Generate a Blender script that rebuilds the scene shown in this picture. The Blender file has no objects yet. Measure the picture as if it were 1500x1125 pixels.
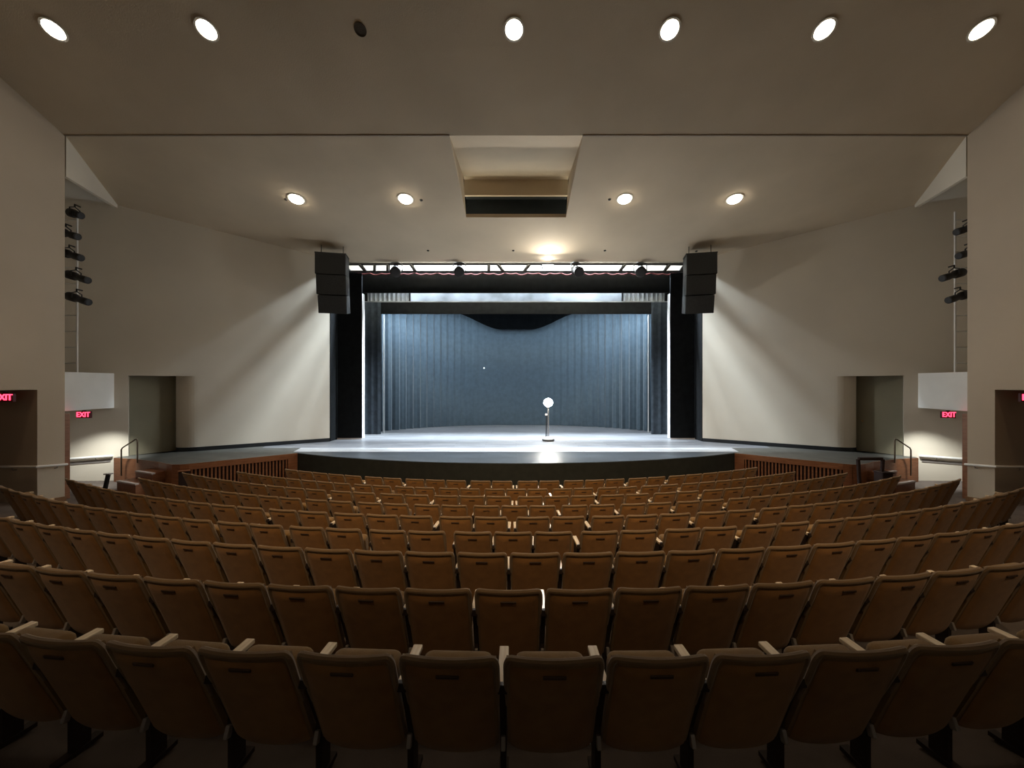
import bpy, bmesh, math, random
from mathutils import Vector, Matrix
random.seed(7)
C = bpy.context.scene.collection
PI = math.pi
F = 563.0; CX = 756.0; CY = 562.5; CAMZ = 3.42; STZ = 1.03

# ------------------------------------------------------------------ materials
def nodes_of(name):
    m = bpy.data.materials.new(name); m.use_nodes = True
    nt = m.node_tree
    return m, nt, nt.nodes['Principled BSDF']

def mat(name, col, rough=0.6, metal=0.0, noise=None, bump=0.0, bscale=200.0, spec=0.5, sheen=0.0, vary=0.0):
    """noise=(scale, amount): mottled colour. bump: fine surface grain. vary: a little difference from object to object."""
    m, nt, b = nodes_of(name)
    b.inputs['Base Color'].default_value = (*col, 1)
    b.inputs['Roughness'].default_value = rough
    b.inputs['Metallic'].default_value = metal
    b.inputs['Specular IOR Level'].default_value = spec
    if sheen: b.inputs['Sheen Weight'].default_value = sheen
    tc = nt.nodes.new('ShaderNodeTexCoord')
    out = None
    if noise:
        n = nt.nodes.new('ShaderNodeTexNoise'); n.inputs['Scale'].default_value = noise[0]; n.inputs['Detail'].default_value = 6
        nt.links.new(tc.outputs['Object'], n.inputs['Vector'])
        r = nt.nodes.new('ShaderNodeValToRGB')
        a = noise[1]
        r.color_ramp.elements[0].position = .3; r.color_ramp.elements[1].position = .7
        r.color_ramp.elements[0].color = (*[c*(1-a) for c in col], 1)
        r.color_ramp.elements[1].color = (*[min(1, c*(1+a)) for c in col], 1)
        nt.links.new(n.outputs['Fac'], r.inputs['Fac']); out = r.outputs['Color']
        nt.links.new(out, b.inputs['Base Color'])
    if vary:
        oi = nt.nodes.new('ShaderNodeObjectInfo')
        mr = nt.nodes.new('ShaderNodeMapRange'); mr.inputs['To Min'].default_value = 1-vary; mr.inputs['To Max'].default_value = 1+vary
        nt.links.new(oi.outputs['Random'], mr.inputs['Value'])
        hs = nt.nodes.new('ShaderNodeHueSaturation'); hs.inputs['Color'].default_value = (*col, 1)
        if out: nt.links.new(out, hs.inputs['Color'])
        nt.links.new(mr.outputs['Result'], hs.inputs['Value'])
        nt.links.new(hs.outputs['Color'], b.inputs['Base Color'])
    if bump:
        n2 = nt.nodes.new('ShaderNodeTexNoise'); n2.inputs['Scale'].default_value = bscale; n2.inputs['Detail'].default_value = 3
        nt.links.new(tc.outputs['Object'], n2.inputs['Vector'])
        bp = nt.nodes.new('ShaderNodeBump'); bp.inputs['Strength'].default_value = bump; bp.inputs['Distance'].default_value = .01
        nt.links.new(n2.outputs['Fac'], bp.inputs['Height']); nt.links.new(bp.outputs['Normal'], b.inputs['Normal'])
    return m

def glow(name, col, strength):
    m, nt, b = nodes_of(name)
    b.inputs['Base Color'].default_value = (*col, 1)
    b.inputs['Emission Color'].default_value = (*col, 1)
    b.inputs['Emission Strength'].default_value = strength
    return m

def wood(name, c1, c2, scale=(1, 1, 12), rough=.4):
    m, nt, b = nodes_of(name)
    tc = nt.nodes.new('ShaderNodeTexCoord'); mp = nt.nodes.new('ShaderNodeMapping')
    mp.inputs['Scale'].default_value = scale
    n = nt.nodes.new('ShaderNodeTexNoise'); n.inputs['Scale'].default_value = 3; n.inputs['Detail'].default_value = 8; n.inputs['Distortion'].default_value = 1.2
    r = nt.nodes.new('ShaderNodeValToRGB'); r.color_ramp.elements[0].position = .35; r.color_ramp.elements[1].position = .65
    r.color_ramp.elements[0].color = (*c1, 1); r.color_ramp.elements[1].color = (*c2, 1)
    nt.links.new(tc.outputs['Object'], mp.inputs['Vector']); nt.links.new(mp.outputs['Vector'], n.inputs['Vector'])
    nt.links.new(n.outputs['Fac'], r.inputs['Fac']); nt.links.new(r.outputs['Color'], b.inputs['Base Color'])
    b.inputs['Roughness'].default_value = rough
    return m

def planks(name, c1, c2, rough, bscale=1.0):
    """dark painted stage boards: long boards across the stage, scuffs between them"""
    m, nt, b = nodes_of(name)
    tc = nt.nodes.new('ShaderNodeTexCoord'); mp = nt.nodes.new('ShaderNodeMapping')
    br = nt.nodes.new('ShaderNodeTexBrick')
    br.inputs['Color1'].default_value = (*c1, 1); br.inputs['Color2'].default_value = (*c2, 1)
    br.inputs['Mortar'].default_value = (*[c*.55 for c in c1], 1)
    br.inputs['Scale'].default_value = 1; br.inputs['Brick Width'].default_value = 2.4; br.inputs['Row Height'].default_value = .3
    br.inputs['Mortar Size'].default_value = .008
    nt.links.new(tc.outputs['Object'], mp.inputs['Vector']); nt.links.new(mp.outputs['Vector'], br.inputs['Vector'])
    n = nt.nodes.new('ShaderNodeTexNoise'); n.inputs['Scale'].default_value = 1.3; n.inputs['Detail'].default_value = 9; n.inputs['Roughness'].default_value = .78
    mp2 = nt.nodes.new('ShaderNodeMapping'); mp2.inputs['Scale'].default_value = (.5, 3, 1)
    nt.links.new(tc.outputs['Object'], mp2.inputs['Vector']); nt.links.new(mp2.outputs['Vector'], n.inputs['Vector'])
    mx = nt.nodes.new('ShaderNodeMixRGB'); mx.blend_type = 'OVERLAY'; mx.inputs['Fac'].default_value = 1.0
    nt.links.new(br.outputs['Color'], mx.inputs['Color1']); nt.links.new(n.outputs['Fac'], mx.inputs['Color2'])
    nt.links.new(mx.outputs['Color'], b.inputs['Base Color'])
    mr = nt.nodes.new('ShaderNodeMapRange'); mr.inputs['To Min'].default_value = rough-.12; mr.inputs['To Max'].default_value = rough+.12
    nt.links.new(n.outputs['Fac'], mr.inputs['Value']); nt.links.new(mr.outputs['Result'], b.inputs['Roughness'])
    return m

M = dict(
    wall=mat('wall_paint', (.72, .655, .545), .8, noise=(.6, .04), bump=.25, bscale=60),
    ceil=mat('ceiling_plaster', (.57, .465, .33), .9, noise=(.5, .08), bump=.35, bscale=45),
    wallside=mat('house_wall_dimmed', (.54, .445, .335), .8, noise=(.6, .05), bump=.25, bscale=60),  # wall tone darkened to stand in for dimmer light at the sides
    white=mat('white_paint', (.88, .87, .84), .6, noise=(2, .03)),
    floor=mat('carpet', (.125, .10, .085), .95, noise=(3, .2), bump=.5, bscale=150),
    fabric=mat('brown_fabric', (.255, .122, .036), .9, noise=(9, .13), bump=.35, bscale=260, spec=.2, sheen=.15, vary=.10),
    cushion=mat('brown_cushion', (.22, .125, .042), .9, noise=(8, .12), bump=.35, bscale=240, spec=.2, sheen=.2, vary=.1),
    piping=mat('brown_edge', (.20, .125, .06), .7, noise=(12, .1), bump=.2, spec=.4, sheen=.2),
    plate=mat('dark_plate', (.055, .030, .016), .5),
    armwood=wood('pale_arm_laminate', (.80, .63, .43), (.90, .75, .55), (14, 2, 2), .25),
    steel=mat('dark_steel', (.035, .024, .02), .5, .3, noise=(8, .2)),
    bracket=mat('grey_bracket', (.34, .31, .29), .4, .4, noise=(10, .1)),
    black=mat('black_velour', (.010, .011, .012), .95, noise=(4, .25), spec=.1),
    stagefront=mat('black_stage_front', (.018, .021, .019), .7, noise=(5, .2), spec=.3),
    blackest=mat('shadow_black', (.0025, .003, .0035), 1.0, noise=(4, .2), spec=.0),  # black for the shadow shape over the back curtain
    leg2=mat('dark_blue_velour', (.060, .075, .092), .95, noise=(6, .2), spec=.1),
    curtain=mat('blue_grey_velour', (.058, .084, .108), .95, noise=(5, .12), spec=.1, sheen=.2),
    palestrip=mat('pale_strip', (.75, .76, .76), .8, noise=(6, .05)),  # pale tone for the strips standing in for lit lines
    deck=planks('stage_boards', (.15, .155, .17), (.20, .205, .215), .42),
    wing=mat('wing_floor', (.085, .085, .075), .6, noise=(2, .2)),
    strip=planks('highlight_boards', (.40, .41, .43), (.46, .47, .48), .40),  # boards paled to paint in the bright highlight across the stage floor
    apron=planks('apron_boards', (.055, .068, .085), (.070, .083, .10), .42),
    redwood=wood('red_brown_wood', (.21, .083, .036), (.30, .125, .058), (1, 1, 9)),
    slatdark=mat('dark_slat_recess', (.022, .008, .006), .8, noise=(4, .2)),
    nosing=mat('pale_nosing', (.62, .55, .52), .5, noise=(6, .05)),
    basewood=wood('baseboard_wood', (.20, .10, .04), (.27, .14, .06), (1, 1, 10)),
    blackbase=mat('black_skirting', (.012, .014, .016), .5, noise=(5, .2)),
    metal=mat('rail_metal', (.16, .12, .085), .35, .8, noise=(6, .1)),
    chrome=mat('silver_pole', (.65, .65, .66), .25, .9, noise=(6, .05)),
    speaker=mat('black_cabinet', (.020, .020, .019), .6, noise=(6, .2), bump=.2, bscale=120),
    grille=mat('black_grille', (.028, .028, .026), .8, noise=(40, .4), bump=.6, bscale=300),
    fixture=mat('black_fixture', (.014, .012, .011), .5, noise=(6, .2)),
    lens=mat('glass_lens', (.02, .02, .022), .6, .0, noise=(5, .1)),
    red=mat('red_velour', (.13, .018, .015), .8, noise=(8, .2)),
    reflector=mat('grey_reflector', (.30, .32, .34), .5, .1, noise=(.45, .75)),
    panelwhite=mat('white_pleat', (.85, .86, .86), .7, noise=(14, .05)),
    door=mat('door_paint', (.20, .18, .12), .6, noise=(2, .05)),
    brass=mat('brass_knob', (.35, .25, .12), .3, .9, noise=(6, .1)),
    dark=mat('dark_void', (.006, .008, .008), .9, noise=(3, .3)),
    canring=mat('can_trim', (.55, .52, .47), .4, .3, noise=(6, .05)),
    candark=mat('can_inside', (.05, .033, .015), .6, noise=(6, .1)),
    lamp=glow('warm_lamp', (1, .90, .74), 28),
    ghost=glow('ghost_bulb', (1, .97, .88), 250),
    work=glow('work_lamp', (1, .98, .95), 60),
    exitred=glow('exit_red', (1, .045, .10), 4.0),
    exitbox=mat('exit_housing', (.10, .012, .02), .5, noise=(6, .1)),
    pin=glow('light_dot', (.8, .95, 1), 6),
)

# ------------------------------------------------------------------ mesh helpers
class MB:
    def __init__(s): s.bm = bmesh.new()
    def poly(s, pts):
        return s.bm.faces.new([s.bm.verts.new(p) for p in pts])
    def box(s, c, size, rot=None, bev=0.0, seg=2):
        r = bmesh.ops.create_cube(s.bm, size=1.0)
        vs = r['verts']
        m = Matrix.Translation(c) @ (rot.to_4x4() if rot is not None else Matrix()) @ Matrix.Diagonal((*size, 1))
        bmesh.ops.transform(s.bm, matrix=m, verts=vs)
        if bev:
            es = list({e for v in vs for e in v.link_edges})
            bmesh.ops.bevel(s.bm, geom=es, offset=bev, segments=seg, affect='EDGES', profile=.6)
        return s
    def prism(s, pts, z0, z1):
        """vertical prism on a plan polygon; z0, z1 numbers or per-point lists"""
        n = len(pts)
        a = z0 if isinstance(z0, (list, tuple)) else [z0]*n
        b = z1 if isinstance(z1, (list, tuple)) else [z1]*n
        lo = [s.bm.verts.new((p[0], p[1], a[i])) for i, p in enumerate(pts)]
        hi = [s.bm.verts.new((p[0], p[1], b[i])) for i, p in enumerate(pts)]
        s.bm.faces.new(lo[::-1]); s.bm.faces.new(hi)
        for i in range(n):
            j = (i+1) % n
            s.bm.faces.new([lo[i], lo[j], hi[j], hi[i]])
        return s
    def tube(s, pts, r, seg=10, cap=True, radii=None):
        pts = [Vector(p) for p in pts]
        rings = []
        up = None
        for i, p in enumerate(pts):
            d = (pts[min(i+1, len(pts)-1)] - pts[max(i-1, 0)]).normalized()
            if up is None:
                up = Vector((0, 0, 1)) if abs(d.z) < .9 else Vector((1, 0, 0))
            x = d.cross(up).normalized(); u = x.cross(d).normalized(); up = u
            rr = radii[i] if radii else r
            rings.append([s.bm.verts.new(p + (x*math.cos(t) + u*math.sin(t))*rr) for t in [2*PI*k/seg for k in range(seg)]])
        for a, b in zip(rings, rings[1:]):
            for k in range(seg):
                s.bm.faces.new([a[k], a[(k+1) % seg], b[(k+1) % seg], b[k]])
        if cap:
            s.bm.faces.new(rings[0][::-1]); s.bm.faces.new(rings[-1])
        return s
    def lathe(s, prof, seg=24, mtx=None):
        rings = []
        mtx = mtx or Matrix()
        for r, z in prof:
            rings.append([s.bm.verts.new(mtx @ Vector((r*math.cos(2*PI*k/seg), r*math.sin(2*PI*k/seg), z))) for k in range(seg)])
        for a, b in zip(rings, rings[1:]):
            for k in range(seg):
                s.bm.faces.new([a[k], a[(k+1) % seg], b[(k+1) % seg], b[k]])
        s.bm.faces.new(rings[0][::-1]); s.bm.faces.new(rings[-1])
        return s
    def grid(s, fn, nu, nv):
        g = [[s.bm.verts.new(fn(i/nu, j/nv)) for i in range(nu+1)] for j in range(nv+1)]
        for j in range(nv):
            for i in range(nu):
                s.bm.faces.new([g[j][i], g[j][i+1], g[j+1][i+1], g[j+1][i]])
        return g
    def build(s, name, m, parent=None, smooth=False, loc=None):
        bmesh.ops.recalc_face_normals(s.bm, faces=s.bm.faces[:])
        me = bpy.data.meshes.new(name); s.bm.to_mesh(me); s.bm.free()
        me.materials.append(m)
        if smooth:
            for p in me.polygons: p.use_smooth = True
            try: me.set_sharp_from_angle(angle=math.radians(38))
            except Exception: pass
        o = bpy.data.objects.new(name, me); C.objects.link(o)
        if parent is not None: o.parent = parent
        if loc is not None: o.location = loc
        return o

def tag(o, label=None, cat=None, group=None, kind=None):
    if label: o['label'] = label
    if cat: o['category'] = cat
    if group: o['group'] = group
    if kind: o['kind'] = kind
    return o
def thing(name, label, cat, loc=(0, 0, 0), rz=0.0, group=None, rot=None):
    o = bpy.data.objects.new(name, None); C.objects.link(o)
    o.location = loc; o.rotation_euler = rot if rot else (0, 0, rz)
    o.empty_display_size = .1
    return tag(o, label, cat, group)
def struct(name, mb, m, smooth=False):
    return tag(mb.build(name, m, None, smooth), kind='structure')
def kids(o): return [c for c in bpy.data.objects if c.parent is o]
def dup(root, loc, rot=None, label=None, group=None):
    def cp(o, parent):
        c = o.copy(); C.objects.link(c)
        if parent is not None: c.parent = parent
        for ch in o.children: cp(ch, c)
        return c
    c = cp(root, None); c.location = loc
    if rot is not None: c.rotation_euler = rot
    if label: c['label'] = label
    if group: c['group'] = group
    return c
def interp(x, xs, ys):
    if x <= xs[0]: return ys[0]
    for a, b, c, d in zip(xs, xs[1:], ys, ys[1:]):
        if x <= b: return c + (d-c)*(x-a)/(b-a)
    return ys[-1] + (ys[-1]-ys[-2])/(xs[-1]-xs[-2])*(x-xs[-1])
def px(X, Y, Z): return CX + F*X/Y, CY - F*(Z-CAMZ)/Y

# ------------------------------------------------------------------ floor (raked, concentric about the stage)
YC = 27.0
FR = [16, 17, 18, 19, 20, 21, 22, 23, 24, 25]
FZ = [0, 0, .07, .19, .31, .45, .60, .765, .92, 1.10]
def floorz(x, y):
    r = math.hypot(x, YC-y)
    return interp(r, FR, FZ) if r < 25 else min(1.10+.17*(r-25), 2.6)
fm = MB()
rs = [10, 14, 16] + [16+.5*k for k in range(1, 40)]
th = [math.radians(-78+156*k/60) for k in range(61)]
gv = [[fm.bm.verts.new((r*math.sin(t), YC-r*math.cos(t), floorz(r*math.sin(t), YC-r*math.cos(t)))) for t in th] for r in rs]
for a, b in zip(gv, gv[1:]):
    for k in range(60): fm.bm.faces.new([a[k], a[k+1], b[k+1], b[k]])
struct('floor', fm, M['floor'], True)

# ------------------------------------------------------------------ ceiling
YK, ZK, XK = 9.93, 9.84, 11.66          # crease between the two ceiling panels
SL = .20                                 # slope of the lower panel
def zlow(y): return ZK - SL*(y-YK)
YE = 16.24                               # downstage lip
YP, HX = 13.27, 1.72                     # lighting port in the lower panel
lo = MB()
def lp(x, y): return (x, y, zlow(y))
XO = 18.0
lo.poly([lp(-XK, YK), lp(-HX, YK), lp(-HX, YP), lp(-13.1, YP), lp(-13.1, 12.64)])
lo.poly([lp(XK, YK), lp(HX, YK), lp(HX, YP), lp(13.1, YP), lp(13.1, 12.64)])
lo.poly([lp(-13.1, YP), lp(13.1, YP), lp(13.1, YE), lp(-13.1, YE)])
lo.poly([lp(-13.1, YE), lp(13.1, YE), (13.1, YE, zlow(YE)+1.2), (-13.1, YE, zlow(YE)+1.2)])
struct('ceiling', lo, M['ceil'])
up = MB()
US = .41
ZB = ZK + US*(YK-3)
up.poly([(-XK, YK, ZK), (XK, YK, ZK), (XK, 3, ZB), (-XK, 3, ZB)])
up.poly([(-XK, 3, ZB), (XK, 3, ZB), (XK, -7, ZB), (-XK, -7, ZB)])
struct('ceiling_upper', up, M['ceil'])
def zup(y): return ZK + US*(YK-y)
# thin darker joint along the crease
jt = MB()
for s in (-1, 1):
    jt.box((s*(XK+HX)/2, YK, ZK-.004), (XK-HX, .04, .02))
struct('trim_ceiling_joint', jt, mat('joint', (.30, .25, .19), .9, noise=(2, .1)))
# port: rising roof, cheeks, end wall with the dark slot
zt = 10.59
po = MB()
po.poly([(-HX, YK, ZK), (HX, YK, ZK), (HX+.1, YP, zt), (-HX-.1, YP, zt)])
po.poly([(-HX-.1, YP, zt), (HX+.1, YP, zt), (HX+.1, YP+.25, zt-.02), (-HX-.1, YP+.25, zt-.02)])
struct('ceiling_port_roof', po, M['ceil'])
po = MB()
for s in (-1, 1):
    po.poly([(s*HX, YK, ZK), (s*HX, YP, zlow(YP)), (s*(HX+.1), YP, zt)])
struct('ceiling_port_cheek', po, M['ceil'])
pe = MB()
z0, z1, z2 = zlow(YP), zlow(YP)+.12, zlow(YP)+.86
pe.box((0, YP+.05, (z0+z1)/2), (2*HX+.2, .10, z1-z0))
pe.box((0, YP+.24, (z2+zt+.1)/2), (2*HX+.2, .10, zt+.1-z2))
struct('ceiling_port_lip', pe, M['ceil'])
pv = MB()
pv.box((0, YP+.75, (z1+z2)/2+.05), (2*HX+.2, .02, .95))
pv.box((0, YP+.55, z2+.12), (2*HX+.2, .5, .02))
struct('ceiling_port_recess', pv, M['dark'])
# small rigging points on the ceiling
k = 0
for (x, y) in ((627, 367), (752, 367), (886, 367), (617, 293), (419, 292), (1020, 368), (893, 292)):
    c = (CY-y)/F
    Y = (ZK + SL*YK - CAMZ)/(c+SL)
    X = (x-CX)/F*Y
    mb = MB(); mb.lathe([(.035, -.03), (.05, -.01), (.05, .02)], 12)
    o = mb.build('rigging_point', M['fixture'], None, True, (X, Y, zlow(Y)))
    nm = ['left of the middle above the stage opening', 'on the centre line above the stage opening', 'right-of-middle above the stage opening', 'beside the second downlight of the lower row',
          'beside the first downlight of the lower row', 'above the right-side loudspeaker end of the opening', 'beside the third downlight of the lower row'][k]
    nm = nm.replace('left of the middle', 'left-of-middle')
    tag(o, 'tiny dark rigging hole in the ceiling, ' + nm, 'ceiling fitting', 'rigging holes in the ceiling'); k += 1

# ------------------------------------------------------------------ side walls, mirrored
P0 = Vector((7.76, 16.0)); U = Vector((4.04, -2.54)).normalized(); N = Vector((-U.y, U.x)) * -1
if N.y > 0: N = -N                       # towards the house
def wp(s, d=0.0):                         # plan point on the angled wall, right-hand side
    v = P0 + U*s - N*d
    return v
def wallside(sg, nm):
    L = 'left' if sg < 0 else 'right'
    def m(pt): return (sg*pt[0], pt[1])
    def seg(mb, s0, s1, za, zb, th=.25, d=0):
        pts = [m(wp(s0, d)), m(wp(s1, d)), m(wp(s1, d+th)), m(wp(s0, d+th))]
        mb.prism(pts, za, zb)
    S1, S2 = 4.93, 6.056                 # door alcove
    R = .46; RA = .66
    ZA = 3.70
    w = MB()
    seg(w, 0, S1-RA, STZ, 10.2)
    seg(w, S1-RA, S2, ZA, 10.2)
    seg(w, S2, 9.5, .0, 10.2)
    # rounded return into the alcove, alcove back
    arc = [(S1-RA + RA*math.sin(a), R - R*math.cos(a)) for a in [PI/2*k/12 for k in range(13)]]
    for (a, b), (c, d) in zip(arc, arc[1:]):
        p, q = m(wp(a, b)), m(wp(c, d))
        f = w.poly([(*p, STZ), (*q, STZ), (*q, ZA), (*p, ZA)])
    p, q = m(wp(S1, R)), m(wp(S1, .75))
    w.poly([(*p, STZ), (*q, STZ), (*q, ZA), (*p, ZA)])
    p, q = m(wp(S2, 0.0)), m(wp(S2, .75))
    w.poly([(*p, STZ), (*q, STZ), (*q, ZA), (*p, ZA)])
    w.poly([(*m(wp(S1-RA, .01)), ZA), (*m(wp(S2, .01)), ZA), (*m(wp(S2, .75)), ZA), (*m(wp(S1-RA, .75)), ZA)])
    struct('wall_stage_'+L, w, M['wall'])
    # door inside the alcove
    d = MB(); d.prism([m(wp(S1-.02, .52)), m(wp(S2+.02, .07)), m(wp(S2+.02, .30)), m(wp(S1-.02, .75))], STZ, ZA-.01)
    do = struct('door_1' if sg < 0 else 'door_2', d, M['door'])
    dh = MB()
    c = wp(S1+.16, .445); cz = STZ+1.08
    n3 = Vector((sg*N.x, N.y, 0))
    base = Vector((sg*c.x, c.y, cz))
    q = n3.to_track_quat('Z', 'Y').to_matrix().to_4x4()
    dh.lathe([(.035, -.05), (.035, 0), (.012, .01), (.012, .05), (.03, .06), (.034, .08), (.02, .1)], 16, Matrix.Translation(base) @ q)
    dh.build('door_handle', M['brass'], do, True)
    # black skirting along the wall foot and round the return
    sk = MB()
    seg(sk, 0, S1-RA, STZ, STZ+.14, .03, -.03)
    for (a, b), (c, d_) in zip(arc, arc[1:]):
        p, q_ = wp(a, b-.03), wp(c, d_-.03)
        p2, q2 = wp(a, b), wp(c, d_)
        sk.prism([m(p), m(q_), m(q2), m(p2)], STZ, STZ+.14)
    struct('baseboard_stage_'+L, sk, M['blackbase'])
    # side wall of the house with the exit recess cut in it
    X0 = XK*sg; TH = .4
    zr = 3.28; yr = 9.36; ye = 9.93
    w = MB()
    w.prism([(X0, yr), (X0, ye), (X0+sg*TH, ye), (X0+sg*TH, yr)], 0, 10.3)
    w.prism([(X0, 4.2), (X0, yr), (X0+sg*TH, yr), (X0+sg*TH, 4.2)], zr, 14)
    w.prism([(X0, -7), (X0, 4.2), (X0+sg*TH, 4.2), (X0+sg*TH, -7)], 0, 14)
    w.prism([(X0+sg*TH, yr+.01), (X0+sg*4, yr+.01), (X0+sg*4, ye), (X0+sg*TH, ye)], 0, 10.6)     # recess jamb running outward
    w.prism([(X0+sg*3.2, 4.2), (X0+sg*3.2, yr), (X0+sg*3.4, yr), (X0+sg*3.4, 4.2)], 0, 4)
    w.prism([(X0+sg*TH, 4.0), (X0+sg*3.4, 4.0), (X0+sg*3.4, 4.2), (X0+sg*TH, 4.2)], 0, 4)
    w.prism([(X0+sg*TH, 4.2), (X0+sg*3.4, 4.2), (X0+sg*3.4, yr), (X0+sg*TH, yr)], zr, zr+.2)
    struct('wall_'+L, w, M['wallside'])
    b = MB()
    fz0 = floorz(XK, yr); fz1 = floorz(XK, ye)
    b.prism([(X0-sg*.02, yr), (X0-sg*.02, ye+.02), (X0, ye+.02), (X0, yr)], [fz0, fz1, fz1, fz0], [fz0+.11, fz1+.11, fz1+.11, fz0+.11])
    struct('baseboard_'+L, b, M['basewood'])
    # outer end of the lighting bay
    w = MB()
    w.prism([(sg*15.4, 9.98), (sg*15.4, 12.2), (sg*15.6, 12.2), (sg*15.6, 9.98)], 0, 10.4)
    w.poly([(X0, 9.98, 9.84), (sg*15.6, 9.98, 9.84), (sg*15.6, 13, 9.84), (sg*13.1, 12.8, 9.84)])
    struct('wall_bay_'+L, w, M['wall'])
    # hanging fascia triangle under the ceiling edge
    f = MB()
    f.prism([(X0, 9.96), (sg*13.12, 12.66), (sg*13.22, 12.60), (X0+sg*.1, 9.96)], [8.80, 9.22, 9.22, 8.80], [9.86, 9.32, 9.32, 9.86])
    struct('trim_fascia_'+L, f, M['wall'])
    # white box-boom parapet with its floor
    p = MB()
    p.prism([(sg*13.19, 12.72), (sg*12.86, 10.0), (sg*13.0, 10.0), (sg*13.33, 12.72)], 2.64, 3.77)
    p.prism([(sg*13.25, 12.70), (sg*12.95, 10.0), (sg*15.4, 10.0), (sg*15.4, 12.2), (sg*14.0, 12.2)], 2.64, 2.72)
    struct('wall_parapet_'+L, p, M['white'])
    # wooden door frame at the corner of the side exit
    t = MB()
    fz = floorz(11.9, 10.2)
    t.prism([(sg*11.84, 10.02), (sg*11.84, 10.2), (sg*12.2, 10.2), (sg*12.2, 10.02)], fz-.05, 2.64)
    struct('trim_exit_frame_'+L, t, M['redwood'])
wallside(-1, 'left'); wallside(1, 'right')
wb = MB(); wb.prism([(-XK, -7), (XK, -7), (XK, -7.3), (-XK, -7.3)], 0, 14)
struct('wall_back', wb, M['wall'])

# ------------------------------------------------------------------ stage
def arc_front(n=28):
    """the apron edge: a shallow arc bulging to the house"""
    a, c = 7.55, 13.32; apex = 11.60
    sag = c-apex; R = (a*a+sag*sag)/(2*sag)
    t0 = math.asin(a/R)
    return [(R*math.sin(-t0+2*t0*k/n), apex+R - R*math.cos(-t0+2*t0*k/n)) for k in range(n+1)]
AF = arc_front()
YD, YS = 14.38, 13.55                    # boards / pale strip / apron lift
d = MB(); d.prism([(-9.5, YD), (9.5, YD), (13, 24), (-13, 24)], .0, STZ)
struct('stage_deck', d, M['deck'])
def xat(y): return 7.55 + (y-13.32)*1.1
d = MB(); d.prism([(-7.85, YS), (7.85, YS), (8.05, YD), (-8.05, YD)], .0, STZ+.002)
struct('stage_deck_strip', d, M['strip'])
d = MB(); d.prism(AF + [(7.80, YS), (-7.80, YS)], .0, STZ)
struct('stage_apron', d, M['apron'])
f = MB()
for (a, b) in zip(AF, AF[1:]):
    f.prism([(a[0], a[1]-.025), (b[0], b[1]-.025), b, a], 0, STZ-.012)
struct('stage_front', f, M['stagefront'], True)
def ledge(sg):
    L = 'left' if sg < 0 else 'right'
    pts = [(7.57, 13.30), (9.80, 11.52), (9.98, 11.42), (10.2, 11.42), (10.45, 11.52), (10.95, 11.8), (12.08, 12.23), (13.02, 12.46)]
    back = [(13.1, 12.75), (11.9, 13.55), (9.0, 15.4), (7.9, 16.1), (7.9, 14.2)]
    top = MB(); top.prism([(sg*x, y) for x, y in pts+back], STZ-.05, STZ-.001)
    struct('stage_wing_'+L, top, M['wing'])
    fa = MB()
    for (a, b) in zip(pts, pts[1:]):
        e = (Vector(b)-Vector(a)); n = Vector((e.y, -e.x)).normalized()*.02
        if n.y > 0: n = -n
        q = [(a[0]+n.x, a[1]+n.y), (b[0]+n.x, b[1]+n.y), (b[0], b[1]), (a[0], a[1])]
        slat = a[0] == 7.57
        fa.prism([(sg*x, y) for x, y in q], (STZ-.18) if slat else 0, STZ)
    # closing stile beside the stage front
    a, b = Vector(pts[0]), Vector(pts[1]); e = (b-a); ln = e.length; e.normalize()
    n = Vector((e.y, -e.x))
    if n.y > 0: n = -n
    def strip(mb, s0, s1, za, zb, o0, o1):
        p = [a+e*s0+n*o0, a+e*s1+n*o0, a+e*s1+n*o1, a+e*s0+n*o1]
        mb.prism([(sg*v.x, v.y) for v in p], za, zb)
    strip(fa, 0, .28, 0, STZ-.02, .02, 0)
    struct('stage_fascia_'+L, fa, M['redwood'])
    bk = MB(); strip(bk, .26, ln, 0, STZ-.17, -.06, -.08)
    struct('stage_slat_backing_'+L, bk, M['slatdark'])
    sl = MB(); s = .30
    while s < ln-.05:
        strip(sl, s, s+.045, .0, STZ-.17, .005, -.03); s += .095
    struct('stage_slat_'+L, sl, M['redwood'])
ledge(-1); ledge(1)
# stage house: dark walls round the stage
sh = MB()
for s in (-1, 1):
    sh = MB(); sh.prism([(s*13, 17.2), (s*13, 26), (s*13.2, 26), (s*13.2, 17.2)], 0, 13); struct('wall_stage_house_side', sh, M['black']); sh = MB()
    sh.prism([(s*7.9, 16.14), (s*13.2, 17.2), (s*13.2, 17.4), (s*7.9, 16.3)], 0, 13)
    struct('wall_stage_house_front', sh, M['black']); sh = MB()
    sh.prism([(s*7.74, 16.02), (s*7.90, 16.1), (s*7.9, 16.9), (s*7.74, 16.9)], 0, 10.2); struct('trim_proscenium', sh, M['black'])
sh = MB(); sh.prism([(-13.2, 25.8), (13.2, 25.8), (13.2, 26), (-13.2, 26)], 0, 13)
struct('wall_stage_house', sh, M['black'])
hd = MB(); hd.prism([(-9, 17.5), (9, 17.5), (9, 17.6), (-9, 17.6)], 8.30, 10.4)
struct('wall_proscenium_header', hd, M['white'])

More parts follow.
